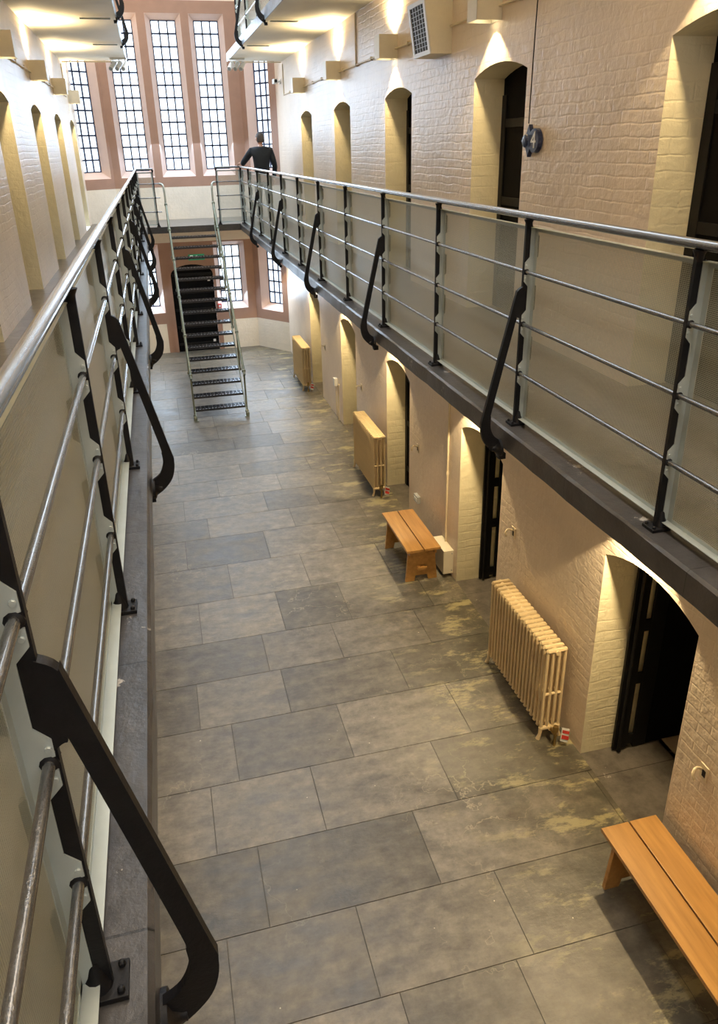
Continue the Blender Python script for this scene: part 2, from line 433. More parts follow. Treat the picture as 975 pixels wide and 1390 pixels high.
# ------------------------------------------------------------------ end wall with window bays
FAC = [((-0.78, 19.0), (2.2, 19.0)), ((2.2, 19.0), (XR, 18.1)), ((XL, 18.6), (-0.78, 19.0))]
def facet(name, A, B, holes, zones, side):
    """wall facet cut by holes (u0,u1,z0,z1); zones: list of (z0,z1,material)"""
    A = Vector((A[0], A[1], 0)); B = Vector((B[0], B[1], 0)); L = (B - A).length; d = (B - A) / L
    us = sorted({0, L} | {h[0] for h in holes} | {h[1] for h in holes})
    zs = sorted({z for zz in zones for z in zz[:2]} | {h[2] for h in holes} | {h[3] for h in holes})
    b = MB(); mats = ['endwall', 'brown']
    for u0, u1 in zip(us[:-1], us[1:]):
        for z0, z1 in zip(zs[:-1], zs[1:]):
            cu, cz = (u0 + u1) / 2, (z0 + z1) / 2
            if any(h[0] < cu < h[1] and h[2] < cz < h[3] for h in holes): continue
            m = [z[2] for z in zones if z[0] < cz < z[1]][0]
            b.mi = mats.index(m(cu) if callable(m) else m)
            p = A + d * u0; q = A + d * u1
            b.quad((p.x, p.y, z0), (q.x, q.y, z0), (q.x, q.y, z1), (p.x, p.y, z1))
    struct(b.build(name, mats))
    return A, d
WN = [0]
def window(A, d, u0, u1, z0, z1, cols, rows, m=0.11, depth=0.2):
    """glass rectangle u0..u1, z0..z1 set back in a splayed surround m wider"""
    WN[0] += 1
    n = Vector((-d.y, d.x, 0))        # pointing outwards (away from the hall) for left-to-right facets
    if n.y < 0: n = -n
    b = MB()
    O = [(u0 - m, z0 - m * 1.3), (u1 + m, z0 - m * 1.3), (u1 + m, z1 + m), (u0 - m, z1 + m)]
    I = [(u0, z0), (u1, z0), (u1, z1), (u0, z1)]
    def P(u, z, w): q = A + d * u + n * w; return (q.x, q.y, z)
    for i in range(4):
        a, c = O[i], O[(i + 1) % 4]; e, f = I[(i + 1) % 4], I[i]
        b.quad(P(*a, 0), P(*c, 0), P(*e, depth), P(*f, depth))
    root = b.build('window_%d' % WN[0], 'pinkreveal'); struct(root)
    g = MB()
    def bar(ua, ub, za, zb, t=0.012, w0=-0.012, w1=0.012):
        vs = [P(ua, za, depth + w0), P(ub, za, depth + w0), P(ub, zb, depth + w0), P(ua, zb, depth + w0), P(ua, za, depth + w1), P(ub, za, depth + w1), P(ub, zb, depth + w1), P(ua, zb, depth + w1)]
        g.add(vs, [(0, 1, 2, 3), (4, 7, 6, 5), (0, 4, 5, 1), (1, 5, 6, 2), (2, 6, 7, 3), (3, 7, 4, 0)])
    for i in range(cols + 1):
        u = u0 + (u1 - u0) * i / cols; bar(u - .015, u + .015, z0, z1)
    for i in range(rows + 1):
        z = z0 + (z1 - z0) * i / rows; bar(u0, u1, z - .017, z + .017)
    g.build('glazing_bars', 'glazing_bar', root)
    p = MB(); p.quad(P(u0, z0, depth + .002), P(u1, z0, depth + .002), P(u1, z1, depth + .002), P(u0, z1, depth + .002))
    p.build('pane', 'pane_glass', root)
    return root
def hole(u0, u1, z0, z1, m=0.11): return (u0 - m, u1 + m, z0 - m * 1.3, z1 + m)
x0c = -0.78
CU = [(-.51 - x0c, .01 - x0c), (.405 - x0c, .925 - x0c), (1.315 - x0c, 1.835 - x0c)]
CL = [(-.61 - x0c, -.13 - x0c), (1.37 - x0c, 1.89 - x0c)]
door_h = (.20 - x0c, 1.20 - x0c, 0.0, 2.12)
Lz = (1.13, 2.48); Uz = (4.2, 7.17)
def lowzone(u): return 'brown' if (-.13 + .10 - x0c) < u < 1.30 - x0c + .02 else 'endwall'
zones_c = [(0, .72, lowzone), (.72, 2.62, 'brown'), (2.62, 3.84, 'endwall'), (3.84, 7.52, 'brown'), (7.52, 10, 'endwall')]
holes = [hole(*u, *Uz) for u in CU] + [hole(*u, *Lz) for u in CL] + [door_h]
A, d = facet('wall_end', *FAC[0], holes + [( -.03 - x0c, -.03 - x0c + .0001, 5, 5.0001), (1.32 - x0c, 1.32 - x0c + .0001, 5, 5.0001)], zones_c, 0)
for u in CU: window(A, d, *u, *Uz, 3, 12)
for u in CL: window(A, d, *u, *Lz, 3, 5)
zones_s = [(0, .72, 'endwall'), (.72, 2.62, 'brown'), (2.62, 3.84, 'endwall'), (3.84, 7.52, 'brown'), (7.52, 10, 'endwall')]
uu = (.27, .79); ul = (.30, .82)
A, d = facet('wall_end_right', *FAC[1], [hole(*uu, *Uz), hole(*ul, 1.10, 2.42)], zones_s, 1)
window(A, d, *uu, *Uz, 3, 12); window(A, d, *ul, 1.10, 2.42, 3, 5)
uu2 = (.03, .54)
A, d = facet('wall_end_left', *FAC[2], [(0.0001,) + hole(*uu2, *Uz)[1:], (0.0001,) + hole(*uu2, 1.10, 2.42)[1:]], zones_s, 1)
window(A, d, *uu2, *Uz, 3, 12); window(A, d, *uu2, 1.10, 2.42, 3, 5)
# end door
b = MB()
ap = [(.20, 0), (1.20, 0), (1.20, 1.86)] + [(.70 + .5 * math.cos(t), 1.86 + .24 * math.sin(t)) for t in [PI * k / 12 for k in range(1, 12)]] + [(.20, 1.86)]
b.prism(ap, 'y', 19.03, 19.09)
dr = b.build('door_1', 'door_black'); struct(dr)
b = MB()
for k in range(5): b.box(.23, 1.17, 19.015, 19.032, .15 + k * .42, .15 + k * .42 + .06)
b.build('door_rail', 'black_iron', dr, bevel=.004)
b = MB(); b.lathe([(.02, 18.96), (.028, 18.98), (.012, 19.0), (.012, 19.03)], (1.1, 1.0), 12, 'y'); b.build('door_handle', 'brass', dr, True)
b = MB()   # brown spandrels over the arched head
b.prism([(.20, 2.12), (.20, 1.86)] + [(.70 - .5 * math.cos(t), 1.86 + .24 * math.sin(t)) for t in [PI * k / 12 for k in range(1, 12)]] + [(1.20, 1.86), (1.20, 2.12)], 'y', 19.0, 19.03)
b.box(.14, .20, 18.96, 19.02, 0, 2.1); b.box(1.20, 1.26, 18.96, 19.02, 0, 2.1)
struct(b.build('trim_3', 'brown'))

# ------------------------------------------------------------------ galleries (slabs), bridge, roof
def slab(name, x0, x1, y0, y1, ztop, t, mats, edge_side=None):
    b = MB(); b.mi = 0
    b.quad((x0, y0, ztop), (x1, y0, ztop), (x1, y1, ztop), (x0, y1, ztop))
    b.mi = 1
    for x in (x0, x1): b.quad((x, y0, ztop), (x, y1, ztop), (x, y1, ztop - t), (x, y0, ztop - t))
    for y in (y0, y1): b.quad((x0, y, ztop), (x1, y, ztop), (x1, y, ztop - t), (x0, y, ztop - t))
    b.mi = 2; b.quad((x0, y0, ztop - t), (x1, y0, ztop - t), (x1, y1, ztop - t), (x0, y1, ztop - t))
    o = b.build(name, mats); struct(o); return o
def nosing(name, xa, xb, y0, y1, ztop, t, mat):
    """worn stone edge: gently wavy lower and outer arris"""
    b = MB(); n = int((y1 - y0) / 0.12); out = 1 if abs(xb) < abs(xa) or True else 0
    rings = []
    for i in range(n + 1):
        y = y0 + (y1 - y0) * i / n
        w = .0015 * math.sin(y * 7.3) + .001 * math.sin(y * 17.1 + 1) + random.uniform(-.0015, .0015)
        h = .002 * math.sin(y * 5.1 + 2) + random.uniform(-.002, .002); s = 1 if xb > xa else -1
        rings.append([(xa, y, ztop), (xb - s * .012, y, ztop), (xb + s * w, y, ztop - .012 + h * .3), (xb + s * w * .6, y, ztop - t + .01 + h), (xb - s * .02, y, ztop - t), (xa, y, ztop - t)])
    for r0, r1 in zip(rings[:-1], rings[1:]):
        for k in range(5): b.quad(r0[k], r0[k + 1], r1[k + 1], r1[k])
    b.quad(*rings[0]); b.quad(*rings[-1])
    struct(b.build(name, mat, smooth=False))
TS = .13
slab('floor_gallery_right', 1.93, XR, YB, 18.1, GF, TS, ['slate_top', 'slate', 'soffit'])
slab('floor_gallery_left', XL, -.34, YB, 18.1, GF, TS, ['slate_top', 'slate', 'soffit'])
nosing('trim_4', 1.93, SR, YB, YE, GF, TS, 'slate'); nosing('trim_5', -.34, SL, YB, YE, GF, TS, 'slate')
b = MB(); b.mi = 0
poly = [(SL - .16, YE), (SR + .16, YE), (SR + .16, 18.1), (XR, 18.1), (2.2, 19.0), (-.78, 19.0), (XL, 18.6), (XL, 18.1), (SL - .16, 18.1)]
b.prism(poly, 'z', GF - .13, GF)
for i, p in enumerate(b.f): b.m[i] = 1 if i == 0 else (0 if i == 1 else 2)
struct(b.build('floor_bridge', ['slate_top', 'pinksoffit', 'slate']))
# upper galleries: floor and pale soffit
for nm, x0, x1, xe in (('right', 1.93, XR, SR), ('left', XL, -.34, SL)):
    b = MB(); b.box(min(x0, xe), max(x1, xe), YB, 17.1, 6.21, UF - .002)
    for i in range(len(b.f)): b.m[i] = 0
    struct(b.build('ceiling_gallery_' + nm, 'soffit'))
    b = MB()
    xo = xe; s = -1 if nm == 'right' else 1
    b.box(min(xo, xo + s * .012), max(xo, xo + s * .012), YB, 17.1, 6.20, UF)
    struct(b.build('trim_%d' % (6 if nm == 'right' else 7), 'edge_sky_sheen'))
# roof with a long roof light over the void
b = MB()
for q in ((XL, SL - .2, YB, 19.1), (SR + .2, XR, YB, 19.1), (SL - .2, SR + .2, 16.5, 19.1), (SL - .2, SR + .2, YB, -4.4)): b.box(*q, 9.9, 10.0)
struct(b.build('ceiling', 'roof_paint'))
b = MB(); b.quad((SL - .2, -4.4, 9.95), (SR + .2, -4.4, 9.95), (SR + .2, 16.5, 9.95), (SL - .2, 16.5, 9.95))
rl = b.build('window_%d' % (WN[0] + 1), 'pane_glass'); struct(rl)
b = MB()
for k in range(14): b.box(SL - .2, SR + .2, -4.4 + k * 1.6 - .02, -4.4 + k * 1.6 + .02, 9.90, 9.98)
b.build('glazing_bars', 'fixture_white', rl)

# ------------------------------------------------------------------ cell doors and open gates
for side, xf, s in (('right', XR, 1), ('left', XL, -1)):
    for i, (y0, y1) in enumerate(DOORS if s > 0 else LDOORS):
        for t, zf in enumerate((0.0, GF)):
            opened = (side == 'right' and t == 0 and 3.0 < y0 < 6.0)
            if opened: continue
            xd = xf + s * .285
            A = arch_pts(y0, y1, zf)
            poly = [(y0, zf + .005), (y1, zf + .005)] + A[::-1]
            nm = 'door_%d' % (2 + i * 4 + t * 2 + (side == 'left'))
            b = MB(); b.prism(poly, 'x', min(xd, xd + s * .06), max(xd, xd + s * .06)); o = b.build(nm, 'door_black'); struct(o)
            b = MB()   # raised iron straps, studs and a bolt
            for z in (.25, .95, 1.6): b.box(min(xd, xd - s * .012), max(xd, xd - s * .012), y0 + .02, y1 - .02, zf + z, zf + z + .07)
            b.box(min(xd, xd - s * .015), max(xd, xd - s * .015), y0 + .005, y0 + .09, zf + .01, zf + 1.86)
            b.box(min(xd, xd - s * .015), max(xd, xd - s * .015), y1 - .09, y1 - .005, zf + .01, zf + 1.86)
            b.build('strap', 'black_iron', o, bevel=.003)
            b = MB(); b.tube([(xd - s * .035, y0 + .1, zf + 1.1), (xd - s * .035, y0 + .42, zf + 1.1)], .014, 8); b.box(min(xd, xd - s * .04), max(xd, xd - s * .04), y0 + .16, y0 + .19, zf + 1.07, zf + 1.13)
            b.build('door_bolt', 'black_iron', o)
for gi, (y0, y1) in enumerate([q for q in DOORS if 3.0 < q[0] < 6.0]):
    # cell behind the open gate
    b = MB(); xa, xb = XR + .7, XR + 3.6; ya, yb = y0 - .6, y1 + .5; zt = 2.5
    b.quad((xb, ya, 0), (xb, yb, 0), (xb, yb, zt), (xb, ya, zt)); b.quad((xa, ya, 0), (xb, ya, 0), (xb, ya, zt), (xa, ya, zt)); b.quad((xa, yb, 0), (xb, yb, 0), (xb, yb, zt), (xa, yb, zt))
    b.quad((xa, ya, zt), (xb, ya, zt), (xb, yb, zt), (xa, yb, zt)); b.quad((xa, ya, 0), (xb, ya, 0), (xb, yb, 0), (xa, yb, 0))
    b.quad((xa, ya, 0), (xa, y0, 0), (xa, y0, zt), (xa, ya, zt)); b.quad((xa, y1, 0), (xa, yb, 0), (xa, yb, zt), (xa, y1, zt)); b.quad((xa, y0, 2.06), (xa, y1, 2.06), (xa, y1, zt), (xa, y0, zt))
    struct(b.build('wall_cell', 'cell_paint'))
    lab = ['black iron cell gate standing open in the doorway beside the nearest radiator', 'black iron cell gate standing open in the narrow doorway beside the short wooden bench'][gi]
    g = thing('cell_gate', lab, 'gate', (XR + .26, y1 - .045, 0))
    b = MB()
    b.box(0, .125, -.012, .012, .02, 1.84); b.box(.18, .30, -.012, .012, .02, 1.84)
    b.build('gate_stile', 'black_iron', g, bevel=.003)
    for z in (.10, .72, 1.22, 1.72):
        b = MB(); b.box(.10, .21, -.009, .009, z - .05, z + .05); b.build('gate_rail', 'black_iron', g)
    b = MB(); b.box(.30, .92, -.005, .005, .02, 1.80); b.build('gate_plate', 'door_black', g)
    b = MB(); b.tube([(.04, -.03, .02), (.04, -.03, 1.84)], .014, 8); b.build('hinge_post', 'black_iron', g, True)

# ------------------------------------------------------------------ railings
POST_H = 1.13
def tag_poly():
    # web outline in (d,z), wide between the rails, narrow where the rails pass
    zs = [.30, .575, .85]; w = -.062; nw = -.03
    R = [(w, .02)]
    for z in zs: R += [(w, z - .075), (nw, z - .05), (nw, z + .05), (w, z + .075)]
    R += [(w, 1.03), (-.02, 1.08), (-.014, 1.11)]
    return [(.016, .02), (.016, 1.10)] + R[::-1]
def mesh_post():
    b = MB(); b.prism(tag_poly(), 'y', -.008, .008)
    for z in (.30, .575, .85): b.lathe([(.012, -.015), (.016, -.012), (.016, .012), (.012, .015)], (0, z), 10, 'y')
    b.lathe([(.030, .012), (.026, .03), (.018, .05), (.012, .08)], (-.012, 0), 12)
    b.lathe([(.014, 1.07), (.018, 1.095), (.026, 1.112)], (0, 0), 12)
    return b.mesh('post', 'black_iron', True)
def mesh_base():
    b = MB(); b.box(-.04, .045, -.038, .038, 0, .014); 
    for y in (-.026, .026): b.lathe([(.008, .012), (.008, .022), (.004, .026)], (.032, y), 6)
    return b.mesh('base_plate', 'black_iron', bevel=.002)
def mesh_bracket():
    # flat bar bent out over the void and back to the slab edge, outline in (d, z)
    outer = smoothcurve([(.012, 0, .775), (.042, 0, .752), (.060, 0, .69), (.198, 0, .10), (.216, 0, .01), (.200, 0, -.075), (.155, 0, -.135), (.098, 0, -.175)], 5)
    inner = smoothcurve([(.095, 0, -.085), (.135, 0, -.055), (.158, 0, 0), (.158, 0, .06), (.150, 0, .12), (.046, 0, .58), (.034, 0, .612), (.012, 0, .60)], 5)
    o = [(p.x, p.z) for p in outer]; i_ = [(p.x, p.z) for p in inner][::-1]
    b = MB(); n = min(len(o), len(i_)); t = .011
    vs = []; fs = []
    for k in range(n):
        for (x, z) in (o[k], i_[k]):
            vs += [(x, -t, z), (x, t, z)]
    for k in range(n - 1):
        a = 4 * k; c = 4 * (k + 1)
        fs += [(a, c, c + 1, a + 1), (a + 2, a + 3, c + 3, c + 2), (a, a + 2, c + 2, c), (a + 1, c + 1, c + 3, a + 3)]
    fs += [(0, 1, 3, 2), (4 * (n - 1), 4 * (n - 1) + 2, 4 * (n - 1) + 3, 4 * (n - 1) + 1)]
    b.add(vs, fs)
    return b.mesh('bracket', 'black_iron', False)
def mesh_boss():
    b = MB(); b.lathe([(.052, .088), (.052, .104), (.03, .112), (.018, .13), (.018, .14)], (0, -.135), 14, 'x')
    b.box(.06, .10, -.025, .025, -.20, -.165)
    return b.mesh('bracket_boss', 'black_iron', True)
M_POST, M_BASE, M_BR, M_BOSS = mesh_post(), mesh_base(), mesh_bracket(), mesh_boss()
PAN = {}
def panel_meshes(L):
    k = round(L, 3)
    if k in PAN: return PAN[k]
    z0, z1 = .035, 1.075; x = -.036; e = .0085
    b = MB(); t = .003
    # end flanges parallel to the posts, with lugs reaching out round each rail
    for ya in (e, L - e - t):
        R = [(-.012, z0)]
        for z in (.30, .575, .85): R += [(-.012, z - .075), (.012, z - .048), (.012, z - .014), (-.002, z - .012), (-.002, z + .012), (.012, z + .014), (.012, z + .048), (-.012, z + .075)]
        R += [(-.012, z1), (x - .002, z1), (x - .002, z0)]
        b.prism(R, 'y', ya, ya + t)
    for ya, yb in ((e, e + .030), (L - e - .030, L - e)): b.box(x - t, x, ya, yb, z0, z1)
    b.box(x - t, x, e, L - e, z1 - .022, z1); b.box(x - t, x, e, L - e, z0, z0 + .018)
    b.box(x, -.008, e, L - e, z1 - .003, z1); b.box(x, -.004, e, L - e, z0, z0 + .003)
    for ya, q in ((e + t, e + t + .005), (L - e - t - .005, L - e - t)):
        for z in (.30, .575, .85):
            for dz in (-.032, .032): b.lathe([(.005, ya), (.006, ya + .001), (.006, q - .001), (.005, q)], (.004, z + dz), 8, 'y')
    fr = b.mesh('panel_frame', 'frame_grey')
    b = MB()     # thin perforated sheet: front, back and one level inside the holes
    for k in range(3): xx = x - .0024 + .0007 * k; b.quad((xx, e + .002, z0 + .004), (xx, L - e - .002, z0 + .004), (xx, L - e - .002, z1 - .004), (xx, e + .002, z1 - .004))
    sh = b.mesh('mesh_panel', 'mesh_sheet')
    PAN[k] = (sh, fr); return PAN[k]
def railing(name, label, loc, rot, ys, brackets, y_start, y_end, tie=False, group=None, hand_end=None):
    r = thing(name, label, 'railing', loc, rot, group)
    he = y_end if hand_end is None else hand_end
    b = MB(); n = max(2, int(abs(he - y_start) / .5))
    b.tube([(0, y_start + (he - y_start) * i / n, 1.131) for i in range(n + 1)], .019, 14)
    link('handrail', b.mesh('handrail', 'rail_paint', True), r)
    b = MB(); b.tube([(0, y_start, 0), (0, y_end, 0)], .0105, 10); me = b.mesh('rail', 'rail_paint', True)
    for z in (.30, .575, .85): link('rail', me, r, (0, 0, z))
    for y in ys:
        p = link('post', M_POST, r, (0, y, 0)); link('base_plate', M_BASE, p)
    for y in brackets:
        p = link('bracket', M_BR, r, (0, y, 0)); link('bracket_boss', M_BOSS, p)
        if tie:
            b = MB(); b.tube([(.02, -.03, -.15), (-.36, -.03, -.15)], .007, 6); b.tube([(.02, .03, -.15), (-.36, .03, -.15)], .007, 6)
            b.build('tie_rod', 'frame_grey', p)
    s = sorted(ys)
    for a, c in zip(s[:-1], s[1:]):
        sh, fr = panel_meshes(c - a)
        q = link('mesh_panel', sh, r, (0, a, 0)); link('panel_frame', fr, q)
    return r
YS = [1.03 + 1.3433 * k for k in range(-2, 13)]
BR = [y for k, y in enumerate(YS) if (k % 2 == 0) and k < 14]
railing('gallery_railing', 'long black railing with mesh panels along the left gallery, running from the lower left corner', (RL, 0, GF), 0, YS, BR, YS[0], YS[-1])
railing('gallery_railing', 'long black railing with mesh panels along the right gallery, passing below the number 4 plate', (RR, 0, GF), PI, [-y for y in YS], [-y for y in BR], -YS[0], -YS[-1])
YU = [y for y in YS if y < 17] ; BU = [y for y in BR if y < 17]
railing('gallery_railing', 'railing with mesh panels on the upper left gallery, a bracket showing at the top edge', (RL, 0, UF), 0, YU, BU, YU[0], YU[-1], True)
railing('gallery_railing', 'railing of the upper right gallery, seen at the top beside the tall windows', (RR, 0, UF), PI, [-y for y in YU], [-y for y in BU], -YU[0], -YU[-1], True)
railing('bridge_railing', 'short mesh railing left of the steep stair head on the far bridge', (RL, YE + .05, GF), -PI / 2, [.333], [], 0, .435, hand_end=.345)
railing('bridge_railing', 'short mesh railing right of the steep stair head on the far bridge', (RR, YE + .05, GF), -PI / 2, [-.509], [], 0, -.545, hand_end=-.52)
for o in list(bpy.data.objects):   # give the bridge runs their panels (they end at the gallery corner posts)
    if o.name.startswith('bridge_railing') and o.parent is None:
        left = 'left' in o['label']; L = .333 if left else .509
        sh, fr = panel_meshes(L); q = link('mesh_panel', sh, o, (0, 0 if left else -L, 0)); link('panel_frame', fr, q)

# ------------------------------------------------------------------ steep iron stair
def stair():
    t = thing('steel_stair', 'steep narrow metal stair with open treads rising from the stone floor to the far bridge', 'stair', (0, 0, 0))
    y0, y1, z1 = 13.55, YE, GF
    n = 17
    for side, xa, xb in (('l', .30, .27), ('r', 1.235, 1.215)):
        def X(f): return xa + (xb - xa) * f
        b = MB()
        f = lambda s, dz: (X(s), y0 + (y1 - y0) * s, z1 * s + dz)
        for w in (-.008, .008): pass
        P = [f(0, -.03), f(0, .10), f(1, .06), f(1, -.10)]
        P[0] = (X(0), y0 - .02, 0); P[1] = (X(0), y0 - .02, .10)
        vs = [(p[0] - .006, p[1], p[2]) for p in P] + [(p[0] + .006, p[1], p[2]) for p in P]
        b.add(vs, [(0, 1, 2, 3), (7, 6, 5, 4), (0, 4, 5, 1), (1, 5, 6, 2), (2, 6, 7, 3), (3, 7, 4, 0)])
        b.build('stringer', 'stair_metal', t)
        sx = -.016 if side == 'l' else .016
        HR = .80
        pts = [(X(1) + sx, y1 - .02, GF + .30), (X(1) + sx, y1 - .03, GF + .70), (X(1) + sx - (.02 if side == 'l' else -.02), y1, GF + .82), (X(1) + sx - (.08 if side == 'l' else -.08), y1 + .04, GF + .85)]
        b = MB(); b.tube(smoothcurve(pts, 5), .021, 10)
        b.build('grab_pipe', 'stair_pipe', t, True)
        b = MB(); b.tube([f(0, HR), f(.985, HR - .30 )] , .022, 10); b.build('handrail', 'stair_pipe' if False else 'stair_metal', t, True).location.x = sx
        for s in (.02, .22, .43, .64, .82, .98):
            b = MB(); p = f(s, 0); b.tube([(p[0] + sx, p[1], p[2] + .0), (p[0] + sx, p[1], p[2] + HR - .3 * s)], .017, 8)
            for dz in (.02, HR - .3 * s): b.lathe([(.02, p[2] + dz - .03), (.032, p[2] + dz - .02), (.032, p[2] + dz + .02), (.02, p[2] + dz + .03)], (p[0] + sx, p[1]), 10)
            b.build('baluster', 'stair_metal', t, True)
        b = MB(); b.box(X(0) - .04, X(0) + .04, y0 - .05, y0 + .05, 0, .012); b.lathe([(.034, .012), (.034, .07), (.022, .09)], (X(0) + sx, y0), 10); b.build('foot_plate', 'stair_metal', t)
    for k in range(1, n):
        s = k / n; y = y0 + (y1 - y0) * s; z = z1 * s; xa = .30 + (.27 - .30) * s + .006; xb = 1.235 + (1.215 - 1.235) * s - .006
        b = MB(); dpt = .21
        b.box(xa, xb, y - dpt / 2, y - dpt / 2 + .006, z - .04, z); b.box(xa, xb, y + dpt / 2 - .006, y + dpt / 2, z - .028, z)
        for j in range(1, 9): yy = y - dpt / 2 + dpt * j / 9; b.box(xa, xb, yy - .0025, yy + .0025, z - .022, z - .002)
        for j in range(13): xx = xa + (xb - xa) * (j + .5) / 13; b.box(xx - .004, xx + .004, y - dpt / 2 + .006, y + dpt / 2 - .006, z - .020, z)
        tr = b.build('tread', 'tread_metal', t)
        b = MB()
        for j in range(16): xx = xa + (xb - xa) * (j + .5) / 16; b.box(xx - .012, xx + .012, y - dpt / 2 - .002, y - dpt / 2 + .022, z, z + .004)
        b.build('tread_nosing', 'tread_nose', tr)
stair()

# ------------------------------------------------------------------ wall lamps
def lamp_meshes():
    b = MB(); x0, x1, y0, y1, z0, z1 = -.215, 0, -.10, .10, 0, .235; t = .006
    b.box(x0, x0 + t, y0, y1, z0, z1); b.box(x1 - t, x1, y0, y1, z0, z1); b.box(x0, x1, y0, y0 + t, z0, z1); b.box(x0, x1, y1 - t, y1, z0, z1)
    b.mi = 0; 
    bx = b.mesh('lamp_housing', 'cream_box')
    b = MB()
    b.box(x0 + t, x1 - t, y0 + t, y1 - t, .035, .045); b.box(x0 + t, x1 - t, y0 + t, y1 - t, .18, .19)
    ba = b.mesh('lamp_baffle', 'cream_box')
    b = MB(); b.lathe([(.045, .020), (.052, .034)], (-.105, 0), 16); lo = b.mesh('lower_diffuser', 'lamp_glow', True)
    b = MB(); b.lathe([(.052, .191), (.045, .205)], (-.105, 0), 16); up = b.mesh('upper_diffuser', 'lamp_glow', True)
    return bx, ba, lo, up
LM = lamp_meshes()
def spot(parent, loc, up, power, size, blend, col):
    l = bpy.data.lights.new('lamp_beam', 'SPOT'); l.energy = power; l.color = col; l.spot_size = math.radians(size); l.spot_blend = blend; l.shadow_soft_size = .03
    o = bpy.data.objects.new('lamp_beam', l); C.objects.link(o); o.parent = parent; o.location = loc
    o.rotation_euler = (PI, 0, 0) if up else (0, 0, 0)
    return o
order = ['second nearest', 'third', 'fourth', 'farthest']
def lamp(x, y, z, s, label, pd, pu):
    t = thing('wall_lamp', label, 'lamp', (x, y, z), 0 if s > 0 else PI, 'cream box lamps above the cell doors')
    link('lamp_housing', LM[0], t); link('lamp_baffle', LM[1], t); link('lower_diffuser', LM[2], t); link('upper_diffuser', LM[3], t)
    spot(t, (-.105, 0, .012), False, pd, 98, .12, WARM)
    spot(t, (-.105, 0, .245), True, pu, 150, 1.0, WARM)
    return t
P_DN, P_UP = 60, 190
names = {True: {0: 'nearest the camera', 1: 'right of the large ventilation grille', 2: 'left of the ventilation grille', 3: 'third from the far end windows pair', 4: 'next to the far windows'}}
cents = [(a + c) / 2 + .10 for a, c in DOORS]
vis = [c for c in cents if c > 3]
for c in cents:
    k = vis.index(c) if c in vis else -1
    rl = ['cream wall lamp above the upper doorway cut by the right edge', 'cream wall lamp above the upper doorway left of the number 4 plate',
          'cream wall lamp on the right wall, first one beyond the large grille box', 'cream wall lamp on the right wall, second one beyond the large grille box',
          'cream wall lamp on the upper right wall nearest the end windows'][k] if k >= 0 else 'cream wall lamp on the right wall behind the camera'
    ll = ['cream wall lamp on the upper left wall, first beyond the left edge', 'cream wall lamp on the upper left wall, second beyond the left edge',
          'cream wall lamp on the left wall, cut by the left edge', 'cream wall lamp on the left wall, second from the left edge',
          'cream wall lamp on the left wall, third from the left edge'][k] if k >= 0 else 'cream wall lamp on the left wall behind the camera'
    lamp(XR, c, 5.505, 1, rl, P_DN, P_UP); lamp(XL, c, 5.505, -1, ll, P_DN, P_UP)
    g = ['nearest cell doorway with the open gate', 'cell doorway behind the short bench', 'cell doorway left of the short bench', 'cell doorway beyond the middle radiator', 'cell doorway beside the farthest radiator'][k] if k >= 0 else 'cell doorway behind the camera'
    lamp(XR, c, 2.37, 1, 'cream wall lamp under the right gallery above the ' + g, P_DN * 2.6, 70)
    if k == 4: lamp(XL, 17.66, 5.505, -1, 'cream wall lamp on the left wall, closest to the end windows', P_DN, P_UP)
    lamp(XL, c, 2.37, -1, 'cream wall lamp under the left gallery opposite the ' + g, P_DN * .6, 8)

for xx, sg, nm in ((XR, 1, 'right'), (XL, -1, 'left')): lamp(xx, 17.60, 2.37, sg, 'cream wall lamp low on the %s wall under the far bridge' % nm, 75, 45)
# conduits along the walls joining the lamps
def conduit(label, pts, r=.011, clips=True, mat='cream_metal', name='conduit'):
    b = MB(); b.tube(pts, r, 8); o = b.build(name, mat, None, True); tag(o, label, 'pipe')
    if clips:
        c = MB()
        for a, e in zip(pts[:-1], pts[1:]):
            a = Vector(a); e = Vector(e); n = int((e - a).length / .7)
            for k in range(1, n):
                p = a + (e - a) * k / n; c.box(p.x - r * 1.5, p.x + r * 1.5, p.y - .012, p.y + .012, p.z - r * 2, p.z + r * 2)
        if c.v: c.build('pipe_clip', mat, o)
    return o
for xf, q, se, nm, segs in ((XR, -1, SR, 'right', [(YB + .2, 7.50, 'near stretch'), (8.02, 16.95, 'far stretch')]), (XL, 1, SL, 'left', [(YB + .2, 16.95, 'whole length')])):
    for ya, yb, w in segs: conduit('cream conduit on the upper %s wall joining the lamps, %s' % (nm, w), [(xf + q * .022, ya, 5.60), (xf + q * .022, yb, 5.60)])
    conduit('cream conduit rising from the lamp row to the upper %s soffit' % nm, [(xf + q * .012, 16.965, 5.59), (xf + q * .012, 17.0, 5.62), (xf + q * .012, 17.0, 6.15)])
    conduit('cream conduit across the end of the upper %s soffit' % nm, [(xf + q * .03, 17.03, 6.185), (se - q * .1, 17.03, 6.185)])
conduit('thin vertical cream pipe rising on the upper right wall between two lamps', [(XR - .012, 11.05, 5.63), (XR - .012, 11.05, 6.2)], .011)
conduit('cream pipe on the lower right wall beside the short wooden bench', [(XR - .012, 7.28, .34), (XR - .012, 7.28, 3.0)], .011)
conduit('thin dark cable hanging down the wall to the number 4 plate', [(XR - .030, 5.73, 6.2), (XR - .030, 5.76, 5.3), (XR - .02, 5.79, 4.74)], .0045, False, 'black_iron', 'cable')

